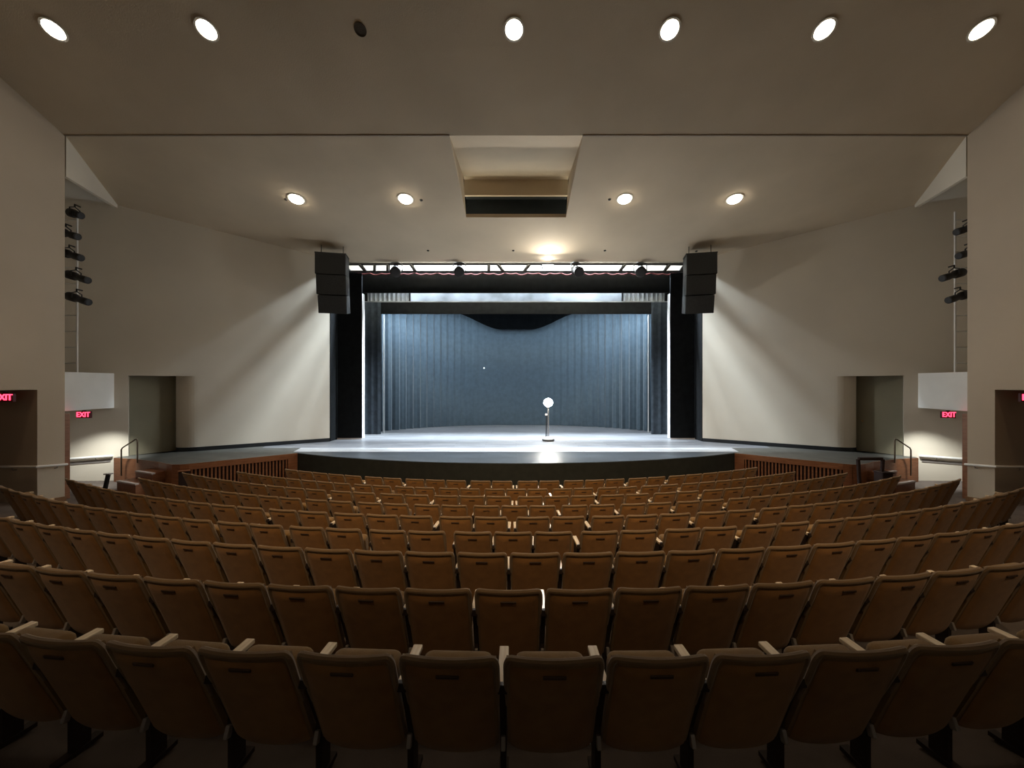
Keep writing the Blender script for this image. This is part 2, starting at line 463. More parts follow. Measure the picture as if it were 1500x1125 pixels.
# drapes ---------------------------------------------------------------
def drape(name, path, z0, z1, m, amp, wave, parent=None, sides=None, n=None, zlow_fn=None, jitter=.3, seed=1):
    """cloth along a plan path, folded; path = list of (x,y); amp a number or function of t; zlow_fn(t) gives a shaped lower edge"""
    rnd = random.Random(seed)
    P = [Vector(p) for p in path]
    ls = [0]
    for a, b in zip(P, P[1:]): ls.append(ls[-1]+(b-a).length)
    tot = ls[-1]; n = n or int(tot/wave*8)
    phs = [rnd.uniform(0, 2*PI) for _ in range(4)]; aj = [rnd.uniform(.7, 1.4) for _ in range(4)]
    mb = MB()
    def pt(t):
        d = t*tot
        for i in range(len(P)-1):
            if d <= ls[i+1] or i == len(P)-2:
                k = (d-ls[i])/(ls[i+1]-ls[i]); return P[i]+(P[i+1]-P[i])*k, (P[i+1]-P[i]).normalized()
    def fn(u, v):
        p, e = pt(u); nn = Vector((e.y, -e.x))
        d = u*tot
        A = amp(u) if callable(amp) else amp
        o = math.sin(2*PI*d/wave+phs[0]+1.3*math.sin(d*.9+phs[1])) + .5*math.sin(2*PI*d/wave*.37*aj[0]+phs[2]) + .35*math.sin(2*PI*d/wave*1.93*aj[1]+phs[3])
        zl = zlow_fn(u) if zlow_fn else z0
        q = p + nn*(A*o)
        zt_ = z1(p.y) if callable(z1) else z1
        return (q.x, q.y, zl+(zt_-zl)*v)
    mb.grid(fn, n, 6 if zlow_fn else 3)
    o = mb.build(name, m, parent, True)
    for p_ in o.data.polygons: p_.use_smooth = True
    return o

# downstage black legs (tormentors) with a white strip standing in for the lit gap beside
for sg, L in ((-1, 'left'), (1, 'right')):
    t = thing('tormentor_curtain', 'flat black masking leg just inside the %s-side edge of the stage opening' % L, 'stage curtain', (sg*7.2, 16.62, STZ), group='black masking legs')
    mb = MB(); mb.box((sg*-.015, 0, 3.6), (1.05, .06, 7.16)); mb.build('panel', M['black'], t)
    mb = MB()
    mb.poly([(-sg*.555, -.02, .04), (-sg*.588, .16, .04), (-sg*.588, .16, 6.3), (-sg*.555, -.02, 6.3)])
    tag(mb.build('lit_gap_strip', M['palestrip'], t), 'thin white vertical strip standing in for a lit gap')
    mb = MB(); mb.box((sg*-.015, -.01, .03), (1.05, .09, .05)); mb.build('bottom_batten', M['nosing'], t)
    # second leg, dark blue
    x0, x1 = 7.32, 6.42
    o = drape('stage_drape', [(sg*x0, 18.25), (sg*x1, 18.25)], STZ+.01, 7.3, M['leg2'], .010, .34, seed=3+sg)
    tag(o, 'narrow dark blue stage drape standing upstage of the %s-side black leg' % L, 'stage curtain', 'dark blue stage drapes')
    # pale strip standing in for the lit line seen past it
    mb = MB(); mb.box((0, 0, 2.9), (.038, .03, 5.8))
    o = mb.build('lit_line_strip', M['palestrip'], None, False, (sg*6.50, 18.9, STZ))
    tag(o, 'thin pale strip for a lit line between the drape and back curtain, %s-side' % L, 'pole', 'pale strips for lit lines at the stage sides')

# back curtain on its curved track
path = []
for k in range(61):
    a = -1+2*k/60
    x = 7.05*a
    y = 22.35 - 3.25*abs(a)**2.6
    path.append((x, y))
bc = drape('back_curtain', path, STZ+.01, lambda y: 7.42+(y-19)*.12, M['curtain'], lambda u: .006+.075*min(1, max(0, abs(2*u-1)-.12)*1.5)**1.6, .42, seed=11, n=560)
tag(bc, 'tall blue-grey back curtain hanging in folds round the rear of the stage', 'stage curtain')
# black sheet shaped as a shadow dipping mid-curtain, hung just in front of it
def vlow(u):
    a = abs(2*u-1)
    k = max(0, min(1, (.46-a)/.36)); k = k*k*(3-2*k)
    return 7.42 - .88*k
vp = []
for k in range(61):
    a = -1+2*k/60
    vp.append((6.9*a, 22.05-3.2*abs(a)**2.6))
va = drape('shadow_sheet', vp, 6.9, lambda y: 7.43+(y-19)*.2, M['blackest'], .015, .5, seed=5, n=240, zlow_fn=vlow)
tag(va, 'black sheet with a dipping lower edge, shaped as shadow on the back curtain', 'stage curtain')

# black borders (teasers)
t = thing('hanging_border', 'wide black teaser border across the top of the stage opening', 'stage curtain', (0, 16.85, 7.42))
mb = MB(); mb.box((0, 0, .44), (15.5, .06, .88)); mb.build('panel', M['black'], t)
mb = MB(); mb.tube([(-7.7, .02, .02), (7.7, .02, .02)], .035); mb.build('bottom_pipe', M['fixture'], t)
t = thing('hanging_border', 'second black border hanging upstage under the pale lit strip', 'stage curtain', (0, 18.5, 6.79))
mb = MB(); mb.box((0, 0, .28), (14.9, .05, .56)); mb.build('panel', M['black'], t)
mb = MB(); mb.box((0, 0, .585), (14.6, .07, .05)); mb.build('top_batten', M['reflector'], t)
# lit panels seen above the second border
t = thing('ceiling_reflector', 'long grey lit panel seen between the two black borders', 'panel', (0, 19.35, 7.40))
mb = MB()
mb.box((0, .12, .4), (14.6, .03, .86), Matrix.Rotation(-.3, 3, 'X'))
mb.build('panel', M['reflector'], t)
mb = MB(); mb.box((0, -.02, .0), (14.6, .06, .06)); mb.build('bottom_edge', M['palestrip'], t)
for sg, L in ((-1, 'left'), (1, 'right')):
    t = thing('pleated_panel', 'short white pleated panel lit at the %s-side end of the overhead strip' % L, 'panel', (sg*6.28, 18.95, 7.40), group='white pleated panels')
    mb = MB()
    mb.grid(lambda u, v: ((u-.5)*2.1, .025*math.sin(u*60), v*.8), 150, 1)
    mb.build('cloth', M['panelwhite'], t, True)
    mb = MB()
    mb.box((-1.06, -.05, .4), (.06, .06, .86)); mb.box((1.06, -.05, .4), (.06, .06, .86)); mb.box((0, -.05, .0), (2.16, .06, .09))
    mb.build('frame', M['fixture'], t)

# red scalloped edge under the truss
mb = MB()
pts = []
for k in range(241):
    x = -7.3+14.6*k/240
    pts.append((x, 16.62, 8.21-.055*abs(math.sin(k*PI/8))-.02*math.sin(k*.37)))
mb.tube(pts, .028, 6)
o = mb.build('red_swag', M['red'], None, True)
tag(o, 'thin dark red scalloped trim drooping below the lighting truss', 'trim')

# truss with lanterns
TY, TZ = 16.42, 8.10
t = thing('lighting_truss', 'long black lighting truss across the top of the stage opening', 'truss', (0, TY, TZ))
for z in (.12, .47):
    mb = MB(); mb.tube([(-7.6, 0, z), (7.6, 0, z)], .05 if z < .2 else .085, 10); mb.build('chord', M['fixture'], t, True)
for xp in (507, 531, 549, 568, 605, 716, 733, 772, 912, 977, 1001):
    x = (xp-CX)/F*TY
    lean = {507: .3, 531: .3, 605: .25, 733: .28, 549: 0, 568: 0, 716: 0}.get(xp, -.28)
    mb = MB(); mb.tube([(x-lean/2, 0, .47), (x+lean/2, 0, .12)], .075, 8); mb.build('brace', M['fixture'], t, True)
lan = thing('hanging_lantern', 'x', 'stage light', group='lanterns on the truss')
mb = MB()
R = Matrix.Rotation(math.radians(118), 4, 'X')
mb.lathe([(.10, -.16), (.15, -.14), (.15, .05), (.165, .06), (.165, .19), (.14, .20)], 20, Matrix.Translation((0, 0, -.12)) @ R)
mb.build('body', M['fixture'], lan, True)
mb = MB(); mb.lathe([(.12, .0), (.12, .02)], 20, Matrix.Translation((0, 0, -.12)) @ R @ Matrix.Translation((0, 0, .19))); mb.build('lens', M['lens'], lan, True)
mb = MB(); mb.tube([(-.19, 0, -.12), (-.19, 0, .10), (0, 0, .18), (.19, 0, .10), (.19, 0, -.12)], .018, 8); mb.build('yoke', M['fixture'], lan, True)
mb = MB(); mb.box((0, 0, .22), (.06, .08, .12), bev=.01); mb.build('clamp', M['fixture'], lan)
xs = [580, 673, 845, 938]
wh = ['first of the truss lanterns, towards the left-side loudspeaker', 'second of the truss lanterns, alone in its gap',
      'third of the truss lanterns, beside the glaring work light', 'last of the truss lanterns, towards the right-side loudspeaker']
for i, xp in enumerate(xs):
    loc = ((xp-CX)/F*(TY-.12), TY-.12, TZ+.28)
    lab = 'black stage lantern, ' + wh[i]
    lan.scale = (1.35, 1.35, 1.35)
    if i == 0: lan.location = loc; lan['label'] = lab; lan.rotation_euler = (0, 0, .2)
    else: dup(lan, loc, (0, 0, [.2, .1, .3, -.2][i]), lab)
# glaring work light on the truss
wx = (803-CX)/F*16.0
t = thing('hanging_work_light', 'glaring white work light on the truss over the stage opening', 'stage light', (wx, 16.1, 8.36))
mb = MB(); mb.box((0, .05, 0), (.5, .1, .16), bev=.02); mb.build('housing', M['fixture'], t)
mb = MB(); mb.box((0, -.008, 0), (.44, .01, .11)); mb.build('lamp', M['work'], t)
mb = MB(); mb.tube([(-.27, .05, 0), (-.27, .05, .12), (.27, .05, .12), (.27, .05, 0)], .014, 8); mb.build('bracket', M['fixture'], t)

# hung loudspeakers
for sg, L in ((-1, 'left'), (1, 'right')):
    t = thing('hanging_loudspeaker', 'large black curved loudspeaker cluster hung at the %s-side corner of the stage opening' % L, 'loudspeaker', (sg*7.17, 15.0, 8.40), -sg*math.radians(-12)*-1, group='hung loudspeaker clusters')
    z = 0; y = 0
    tilt = [0, 5, 12]; hs = [.78, .74, .68]
    for i in range(3):
        a = math.radians(tilt[i]); rot = Matrix.Rotation(a, 3, 'X')
        h = hs[i]
        c = Vector((-sg*.022*i, y, z)) + rot @ Vector((0, 0, -h/2))
        mb = MB(); mb.box(c, (1.10-.03*i, .62, h-.001), rot, .02, 3); cab = mb.build('cabinet', M['speaker'], t, True)
        mb = MB(); mb.box(c + rot @ Vector((0, -.315, 0)), (1.06-.03*i, .02, h-.004), rot, .004); mb.build('grille', M['grille'], cab)
        e = rot @ Vector((0, 0, -h)); z += e.z; y += e.y
    mb = MB(); mb.box((0, 0, .03), (1.12, .60, .05)); mb.build('flying_frame', M['fixture'], t)
    for x in (-.4, .4):
        mb = MB(); mb.tube([(x, 0, .05), (x, 0, .42)], .014, 6); mb.build('cable', M['fixture'], t)

# ghost light
t = thing('ghost_light', 'bare glowing bulb on a slim silver stand, alone on the empty stage', 'lamp', (1.35, 16.15, STZ))
mb = MB(); mb.lathe([(.20, 0), (.235, .03), (.235, .10), (.20, .15), (.10, .17)], 28); mb.build('base', M['white'], t, True)
mb = MB()
mb.tube([(.16*math.cos(a)*1.45, .16*math.sin(a)*1.45-.03, .055) for a in [2*PI*k/24 for k in range(25)]], .035, 8); mb.build('rubber_ring', M['fixture'], t, True)
mb = MB(); mb.tube([(0, 0, .15), (0, 0, 1.36)], .035, 12, radii=[.045, .032]); mb.build('pole', M['chrome'], t, True)
mb = MB(); mb.tube([(-.09, 0, .16), (-.075, 0, 1.08)], .022, 8); mb.build('cable', M['fixture'], t, True)
mb = MB(); mb.box((-.085, 0, 1.10), (.09, .06, .07), bev=.01); mb.build('junction_box', M['nosing'], t)
mb = MB(); mb.lathe([(.03, 0), (.04, .01), (.045, .08), (.03, .1)], 16, Matrix.Translation((0, 0, 1.35))); mb.build('socket', M['fixture'], t, True)
mb = MB(); mb.lathe([(.03, 0), (.08, .02), (.15, .07), (.19, .16), (.18, .24), (.12, .32), (.01, .36)], 24, Matrix.Translation((0, 0, 1.43))); mb.build('bulb', M['ghost'], t, True)  # bulb oversized to stand in for the bloom around it
gl = (1.35, 16.15, STZ+1.58)
# glowing bead standing in for a dot of light on the back curtain
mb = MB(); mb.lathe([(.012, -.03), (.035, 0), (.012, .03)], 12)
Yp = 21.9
o = mb.build('light_dot', M['pin'], None, True, ((709-CX)/F*Yp, Yp, CAMZ+(CY-539)/F*Yp))
tag(o, 'tiny white pin of light against the middle of the back curtain', 'lamp')

# ------------------------------------------------------------------ ceiling downlights
def downlight(x, Y, zf, slope, lit, label, dia, dome=.12):
    t = thing('ceiling_downlight', label, 'ceiling light', (x, Y, zf(Y)), group='round ceiling downlights', rot=(math.atan(-slope), 0, 0))
    r = dia/2
    mb = MB()
    prof = [(r*1.02, .0), (r*1.22, -.004), (r*1.22, -.022), (r*1.0, -.022)]
    seg = 32; rings = [[mb.bm.verts.new((a*math.cos(2*PI*k/seg), a*math.sin(2*PI*k/seg), z)) for k in range(seg)] for a, z in prof]
    for a, b in zip(rings, rings[1:]):
        for k in range(seg): mb.bm.faces.new([a[k], a[(k+1) % seg], b[(k+1) % seg], b[k]])
    mb.build('trim_ring', M['canring'] if lit else M['candark'], t, True)
    mb = MB(); mb.lathe([(r*math.cos(a), -.012-r*dome*math.sin(a)) for a in [PI/2*k/8 for k in range(8)]] + [(.004, -.012-r*dome)], 32)  # lit lamp bulges downward to imitate its glow
    mb.build('lamp' if lit else 'dark_opening', M['lamp'] if lit else M['candark'], t, True)
    return t
YU = 7.9
ordn = ['first', 'second', 'third', 'fourth', 'fifth', 'sixth', 'seventh']
LIT = []
for i, xp in enumerate((79, 303, 528, 753, 981, 1207, 1437)):
    Y = (ZK + US*YK - CAMZ)/((CY-43)/F + US)
    X = (xp-CX)/F*Y
    lit = i != 2
    lab = ('unlit dark round ceiling downlight, third from the left-side end of the upper row' if not lit else
           'glowing round ceiling downlight, %s from the left-side end of the upper row' % ordn[i])
    downlight(X, Y, lambda y: zup(y), US, lit, lab, .35 if lit else .20, .22 if lit else .02)
    if lit: LIT.append((X, Y, zup(Y)-.06, 1.0, US))
for i, xp in enumerate((434, 594, 915, 1076)):
    Y = (ZK + SL*YK - CAMZ)/((CY-291)/F + SL)
    X = (xp-CX)/F*Y
    lab = 'glowing round ceiling downlight, %s from the left-side end of the lower row' % ordn[i]
    downlight(X, Y, zlow, SL, True, lab, .42, .5)
    LIT.append((X, Y, zlow(Y)-.06, 1.0, SL))

# ------------------------------------------------------------------ side bays: ladders, lanterns, exit signs, rails, steps
def text_part(body, size, m, parent, loc, rot, name='lettering'):
    cu = bpy.data.curves.new(name, 'FONT'); cu.body = body; cu.size = size; cu.align_x = 'CENTER'; cu.align_y = 'CENTER'; cu.extrude = .006
    cu.offset = .003
    o = bpy.data.objects.new('tmp', cu); C.objects.link(o)
    dg = bpy.context.evaluated_depsgraph_get(); me = bpy.data.meshes.new_from_object(o.evaluated_get(dg))
    bpy.data.objects.remove(o); bpy.data.curves.remove(cu)
    me.materials.clear(); me.materials.append(m)
    o = bpy.data.objects.new(name, me); C.objects.link(o); o.parent = parent; o.location = loc; o.rotation_euler = rot
    return o
def exit_sign(label, loc, rz, w, h):
    t = thing('exit_sign', label, 'sign', loc, rz, 'red exit signs')
    mb = MB(); mb.box((0, .03, -h/2), (w, .06, h), bev=.006); mb.build('housing', M['exitbox'], t)
    o = text_part('EXIT', h*1.02, M['exitred'], t, (0, -.006, -h/2), (PI/2, 0, 0))
    wd = max(v.co.x for v in o.data.vertices)-min(v.co.x for v in o.data.vertices)
    o.scale = (w*.94/wd, 1, 1)
    mb = MB(); mb.box((0, .03, .012), (.08, .04, .03)); mb.build('mount', M['fixture'], t)
    return t
for sg, L in ((-1, 'left'), (1, 'right')):
    Y = 11.3
    exit_sign('small red lit EXIT sign hanging under the white parapet, %s-side' % L, (sg*(634/F*Y), Y, 2.615), sg*-.15, .36, .20)
    Y = 9.10
    exit_sign('red lit EXIT sign in the wall recess at the photo\'s %s-side edge' % L, (sg*(12.13 if sg < 0 else 12.18), Y, 3.20), 0, .43, .20)
    # ladder
    lx = 13.25; ly = 11.6
    t = thing('wall_ladder', 'white pipe ladder rising from the parapet in the %s-side lighting bay' % L, 'ladder', (sg*lx, ly, 2.72))
    for dx in (0, .55):
        mb = MB(); mb.tube([(sg*dx, 0, 0), (sg*dx, 0, 5.9)], .026, 8); mb.build('rail', M['white'], t, True)
    for k in range(11):
        mb = MB(); mb.tube([(0, 0, .85+.48*k), (sg*.55, 0, .85+.48*k)], .018, 8); mb.build('rung', M['white'], t, True)
    # lanterns hung on it
    ys = [(316, 98, 119), (347, 94, 114), (378, 94, 119), (411, 94, 129), (443, 94, 130)] if sg < 0 else [(340, 1401, 1420), (375, 1404, 1420), (408, 1380, 1420), (440, 1389, 1420)]
    for i, (yp, xa, xb) in enumerate(ys):
        yy = 11.15; zz = CAMZ+(CY-yp)/F*yy
        xin = ((xb if sg < 0 else xa)-CX)/F*yy           # lens end
        nth = ['topmost', 'second from the top', 'third from the top', 'fourth from the top', 'lowest'][i] if i < len(ys)-1 else 'lowest'
        t = thing('stage_lantern', 'black tubular stage lantern, %s on the %s-side bay ladder' % (nth, L), 'stage light', (xin, yy, zz), group='lanterns on the %s-side ladder' % L)
        ln = .42 if (sg < 0 and i == 0) else .78
        R = Matrix.Rotation(-sg*math.radians(-(90+17)), 4, 'Y')
        # local: lens at origin pointing inwards and down, body running outwards and up
        d = Vector((sg*math.cos(math.radians(17)), .12, math.sin(math.radians(17)))).normalized()
        q = d.to_track_quat('Z', 'Y').to_matrix().to_4x4()
        mb = MB(); mb.lathe([(.085, 0), (.10, .01), (.10, ln*.30), (.088, ln*.32), (.088, ln*.55), (.12, ln*.6), (.125, ln*.9), (.08, ln)], 18, q)
        mb.build('body', M['fixture'], t, True)
        mb = MB(); mb.lathe([(.075, -.004), (.075, .0)], 18, q); mb.build('lens', M['lens'], t)
        c = d*ln*.55
        mb = MB(); mb.tube([c+Vector((0, -.13, 0)), c+Vector((0, -.13, .14)), c+Vector((0, 0, .2)), c+Vector((0, .13, .14)), c+Vector((0, .13, 0))], .016, 8)
        mb.build('yoke', M['fixture'], t, True)
        mb = MB(); mb.tube([c+Vector((0, 0, .2)), c+Vector((0, 0, .27)), c+Vector((sg*.02, .16, .27))], .022, 8)
        mb.build('clamp', M['fixture'], t, True)
    # handrail on the bright wall of the side exit (boxed white board)
    s0, s1 = 6.45, 7.75
    n = Vector((sg*N.x, N.y))
    def W(s, o): v = wp(s, 0); return Vector((sg*v.x + n.x*o, v.y+n.y*o))
    zz = 1.08
    t = thing('wall_handrail', 'short white handrail on the bright wall under the parapet, %s-side' % L, 'handrail', (*W((s0+s1)/2, 0), zz))
    o0 = Vector((*W((s0+s1)/2, 0), zz))
    a, b = W(s0, .09), W(s1, .09)
    mb = MB(); mb.tube([Vector((*W(s0, .0), zz-.02))-o0, Vector((*W(s0, .08), zz))-o0, Vector((*a, zz))-o0, Vector((*b, zz))-o0, Vector((*W(s1, .08), zz))-o0, Vector((*W(s1, 0), zz-.02))-o0], .038, 10)
    mb.build('rail', M['white'], t, True)
    for s in (s0+.35, s1-.35):
        mb = MB(); mb.tube([Vector((*W(s, .09), zz))-o0, Vector((*W(s, .07), zz-.08))-o0, Vector((*W(s, 0), zz-.1))-o0], .012, 8); mb.build('bracket', M['bracket'], t, True)
    mb = MB()
    p = [W(s0+.03, 0.002), W(s1-.03, 0.002), W(s1-.03, .02), W(s0+.03, .02)]
    mb.prism([(q.x-o0.x, q.y-o0.y) for q in p], -.20, -.11); mb.build('backing_board', M['bracket'], t)
    # long handrail on the side wall, turning into the recess
    X0 = sg*XK
    t = thing('wall_handrail', 'long white handrail wrapping the corner of the recessed exit, %s-side' % L, 'handrail', (X0, 9.36, 1.40))
    mb = MB(); mb.tube([(0, .58, -.06), (-sg*.07, .56, -.055), (-sg*.07, .1, -.0), (-sg*.06, -.07, .02), (sg*.1, -.08, .02), (sg*2.6, -.08, .02)], .030, 10)
    mb.build('rail', M['white'], t, True)
    for q in ((-sg*.07, .35, -.03), (sg*.5, -.08, .01)):
        e = (q[0]+sg*.07, q[1], q[2]-.08) if abs(q[0]) < .1 else (q[0], q[1]+.08, q[2]-.08)
        mb = MB(); mb.tube([q, (q[0], q[1], q[2]-.07), e], .011, 8); mb.build('bracket', M['bracket'], t, True)
    # steps up to the wing
    t = thing('stage_steps', 'small red-brown wooden steps up to the %s-side wing of the stage' % L, 'steps', (sg*10.95, 11.75, 0))
    dirv = Vector((sg*(-.05), -1)).normalized()
    e = Vector((sg*.93, .36)).normalized(); nn = Vector((e.y, -e.x))
    if nn.y > 0: nn = -nn
    for i, (z, o, wd) in enumerate(((.80, .34, .85), (.58, .72, .95))):
        c = nn*o/2
        pts = [e*(-.42) , e*(wd-.42), e*(wd-.42)+nn*o, e*(-.42)+nn*o]
        mb = MB(); mb.prism([(p_.x, p_.y) for p_ in pts], 0.05 if i else .5, z); st = mb.build('step', M['redwood'], t)
        pts = [e*(-.43)+nn*(o-.07), e*(wd-.41)+nn*(o-.07), e*(wd-.41)+nn*(o+.015), e*(-.43)+nn*(o+.015)]
        mb = MB(); mb.prism([(p_.x, p_.y) for p_ in pts], z-.035, z+.004); mb.build('nosing', M['nosing'], st)
    # pipe handrail on the steps
    t = thing('step_handrail', 'thin brown pipe handrail beside the %s-side stage steps' % L, 'handrail', (sg*12.05, 12.12, STZ))
    mb = MB(); mb.tube([(sg*.40, .0, -.50), (sg*.40, .0, .32), (sg*.36, .0, .38), (-sg*.04, .0, .64), (-sg*.09, .0, .65), (-sg*.11, .0, .60), (-sg*.11, .0, -.10)], .020, 10)
    mb.build('rail', M['metal'], t, True)
# left: black post; right: dark frame and box beside the steps
t = thing('black_post', 'short black post with a flat cap leaning beside the left-side stage steps', 'post', (-12.05, 11.25, floorz(12.05, 11.25)))
mb = MB(); mb.box((.06, 0, .24), (.09, .06, .50), Matrix.Rotation(.22, 3, 'Y')); mb.build('shaft', M['fixture'], t)
mb = MB(); mb.box((.115, 0, .50), (.17, .12, .03)); mb.build('cap', M['bracket'], t)
mb = MB(); mb.box((0, 0, .01), (.22, .2, .02)); mb.build('foot_plate', M['fixture'], t)
Y = 11.0; X = (1275-CX)/F*Y
t = thing('wooden_barrier', 'dark wooden open frame standing beside the right-side stage steps', 'frame', (X, Y, 0))
fz = floorz(X, Y)
for x in (-.30, .30):
    mb = MB(); mb.box((x*(1.05), 0, .62), (.07, .07, 1.30-.0), Matrix.Rotation(.06*(1 if x < 0 else -1)*-1, 3, 'Y'), .008); mb.build('upright', M['slatdark'], t)
mb = MB(); mb.box((0, 0, 1.28), (.68, .08, .08), None, .01); mb.build('top_rail', M['slatdark'], t)
t = thing('wooden_box', 'small dark wooden box beside the open frame at the right-side steps', 'box', (X+.42, Y+.05, 0))
mb = MB(); mb.box((0, 0, .44), (.30, .28, .88), None, .02); mb.build('body', M['slatdark'], t)
mb = MB(); mb.box((0, 0, .89), (.34, .32, .03), None, .008); mb.build('lid', M['slatdark'], t)
t = thing('low_wooden_post', 'dark upright wooden post at the end of the left-side slatted stage front', 'post', (-9.75, 11.28, 0))
mb = MB(); mb.box((0, 0, .43), (.24, .05, .86), Matrix.Rotation(.6, 3, 'Z'), .006); mb.build('board', M['slatdark'], t)
mb = MB(); mb.box((0, 0, .87), (.28, .08, .03), Matrix.Rotation(.6, 3, 'Z'), .006); mb.build('cap', M['redwood'], t)

# ------------------------------------------------------------------ seats
BW = .256            # half width of a back
H = .90; ZBOT = .22; TILT = .255       # top of back, bottom of back, how far the bottom runs forward
def back_y(z): return (H-z)/(H-ZBOT)*TILT
def back_pt(u, v, off):
    """u -1..1 across, v 0 bottom..1 top, off: outwards to the rear (+)"""
    z = ZBOT + (H-.02-ZBOT)*v
    w = BW*(.985+.015*v)
    bot = -.030*(1-u**4)*(1-v)**3        # bowed lower edge
    y = back_y(z) - .030*(1-u*u) - off
    return Vector((u*w, y, z+bot))
def seat_master():
    root = thing('theater_seat', 'x', 'theater seat')
    # backrest: closed padded shell
    mb = MB(); nu, nv = 14, 12
    rear = mb.grid(lambda a, b: back_pt(a*2-1, b, 0), nu, nv)
    def front(a, b):
        p = back_pt(a*2-1, b, 0)
        e = max(0, 1-abs(a*2-1)**6)*max(0, 1-abs(b*2-1)**8)
        return p + Vector((0, .035+.055*e, .012*e))
    fr = mb.grid(front, nu, nv)
    def stitch(r1, r2):
        for k in range(len(r1)-1): mb.bm.faces.new([r1[k], r1[k+1], r2[k+1], r2[k]])
    stitch(rear[0], fr[0]); stitch(rear[-1], fr[-1])
    stitch([r[0] for r in rear], [r[0] for r in fr]); stitch([r[-1] for r in rear], [r[-1] for r in fr])
    mb.build('backrest', M['cushion'], root, True)
    # rolled edge over the top and down the sides
    path = []
    for v in [.46+.44*k/8 for k in range(9)]: path.append((-1.0, v))
    for k in range(1, 6):
        a = PI/2*k/6; path.append((-1.0+.10*(1-math.cos(a)), .90+.10*math.sin(a)))
    for k in range(0, 11): path.append((-.90+1.8*k/10, 1.0))
    for k in range(5, 0, -1):
        a = PI/2*k/6; path.append((1.0-.10*(1-math.cos(a)), .90+.10*math.sin(a)))
    for v in [.46+.44*k/8 for k in range(8, -1, -1)]: path.append((1.0, v))
    mb = MB(); mb.tube([back_pt(u, v, .012)+Vector((0, .022, 0)) for u, v in path], .018, 8,
                       radii=[.009+.010*min(1, min(i, len(path)-1-i)/5) for i in range(len(path))])
    mb.build('edge_roll', M['piping'], root, True)
    # fabric-covered rear panel inside the roll
    mb = MB()
    def rp(a, b):
        u = (a*2-1)*.93; v = -.005+.945*b
        u *= 1 - .06*max(0, (b-.9)/.1)**2
        e = min(1, min(a, 1-a)*12)*min(1, min(b, 1-b)*14)
        return back_pt(u, v, .004+.014*e)
    mb.grid(rp, 22, 22)
    mb.build('rear_panel', M['fabric'], root, True)
    mb = MB()
    c = back_pt(0, .875, .020); ang = math.atan2(TILT, H-ZBOT)
    mb.box(c, (.125, .010, .021), Matrix.Rotation(ang, 3, 'X'), .004)
    mb.build('number_plate', M['plate'], root)
    # tipped-up seat cushion
    mb = MB(); mb.box((0, .295, .466), (.43, .15, .46), Matrix.Rotation(.12, 3, 'X'), .055, 4)
    for v in mb.bm.verts:
        if v.co.z > .62: v.co.z += .02*(1-(v.co.x/.22)**2)
    mb.build('seat', M['cushion'], root, True)
    return root
def arm_parts(root, x, both=True):
    mb = MB(); mb.box((x, .265, .662), (.060, .30, .030), None, .007); a = mb.build('armrest', M['armwood'], root)
    mb = MB()
    for dx in (-.02, .02):
        mb.poly([(x+dx, back_y(.28)+.03, .28), (x+dx, .37, .28), (x+dx, .37, .645), (x+dx, back_y(.645)+.03, .645)])
    for (ya, za), (yb, zb) in (((back_y(.28)+.03, .28), (.37, .28)), ((.37, .28), (.37, .645)), ((.37, .645), (back_y(.645)+.03, .645)), ((back_y(.645)+.03, .645), (back_y(.28)+.03, .28))):
        mb.poly([(x-.02, ya, za), (x+.02, ya, za), (x+.02, yb, zb), (x-.02, yb, zb)])
    mb.box((x, .105, .655), (.052, .03, .05), None, .004)
    mb.prism([(x-.018, .25), (x+.018, .25), (x+.018, .35), (x-.018, .35)], -.05, .30)
    mb.box((x, .29, -.03), (.06, .24, .03))
    l = mb.build('leg', M['steel'], root)
    mb = MB(); mb.box((x, .235, .235), (.026, .04, .07), Matrix.Rotation(-.35, 3, 'X'), .006); mb.build('bracket', M['bracket'], l)
P = .56
seatA = seat_master()                     # arm on the left-hand side
arm_parts(seatA, -P/2)
seatB = dup(seatA, (0, 0, 0)); arm_parts(seatB, P/2)     # arms on both sides (row ends)
seatC = seat_master(); arm_parts(seatC, P/2)             # arm on the right-hand side
masters = (seatA, seatB, seatC)

ONES = 'zeroth first second third fourth fifth sixth seventh eighth ninth tenth eleventh twelfth thirteenth fourteenth fifteenth sixteenth seventeenth eighteenth nineteenth'.split()
def ordinal(n):
    if n < 20: return ONES[n]
    if n == 20: return 'twentieth'
    return 'twenty-' + ONES[n-20] if n < 30 else 'thirtieth' if n == 30 else 'thirty-' + ONES[n-30]
ROWS = {   # row: (radius, centre X, pitch, middle, groups outward from the middle, X of row end)
    1: (25, .20, .557, 'seat', None, None), 2: (24, -.06, .560, 'seat', None, None), 3: (23, .20, .558, 'seat', None, None),
    4: (22, -.04, .528, 'seat', [1, 2, 2, 2], 9.80), 5: (21, -.065, .555, 'gap', [2, 3, 2], 10.0),
    6: (20, -.03, .512, 'seat', [1, 2, 2, 2], 9.30), 7: (19, -.035, .555, 'gap', [3, 2, 2], 9.1),
    8: (18, 0.0, .505, 'seat', [1, 2, 2, 2], 8.0), 9: (17, -.03, .565, 'gap', [2, 3, 2], 7.25)}
ROWNAME = {9: 'front row by the stage', 8: 'second row back from the stage', 7: 'third row back from the stage', 6: 'fourth row back from the stage', 5: 'fifth row back from the stage',
           4: 'sixth row back from the stage', 3: 'seventh row back from the stage', 2: 'eighth row back from the stage', 1: 'rearmost row'}
GAP = .085
n_seats = 0
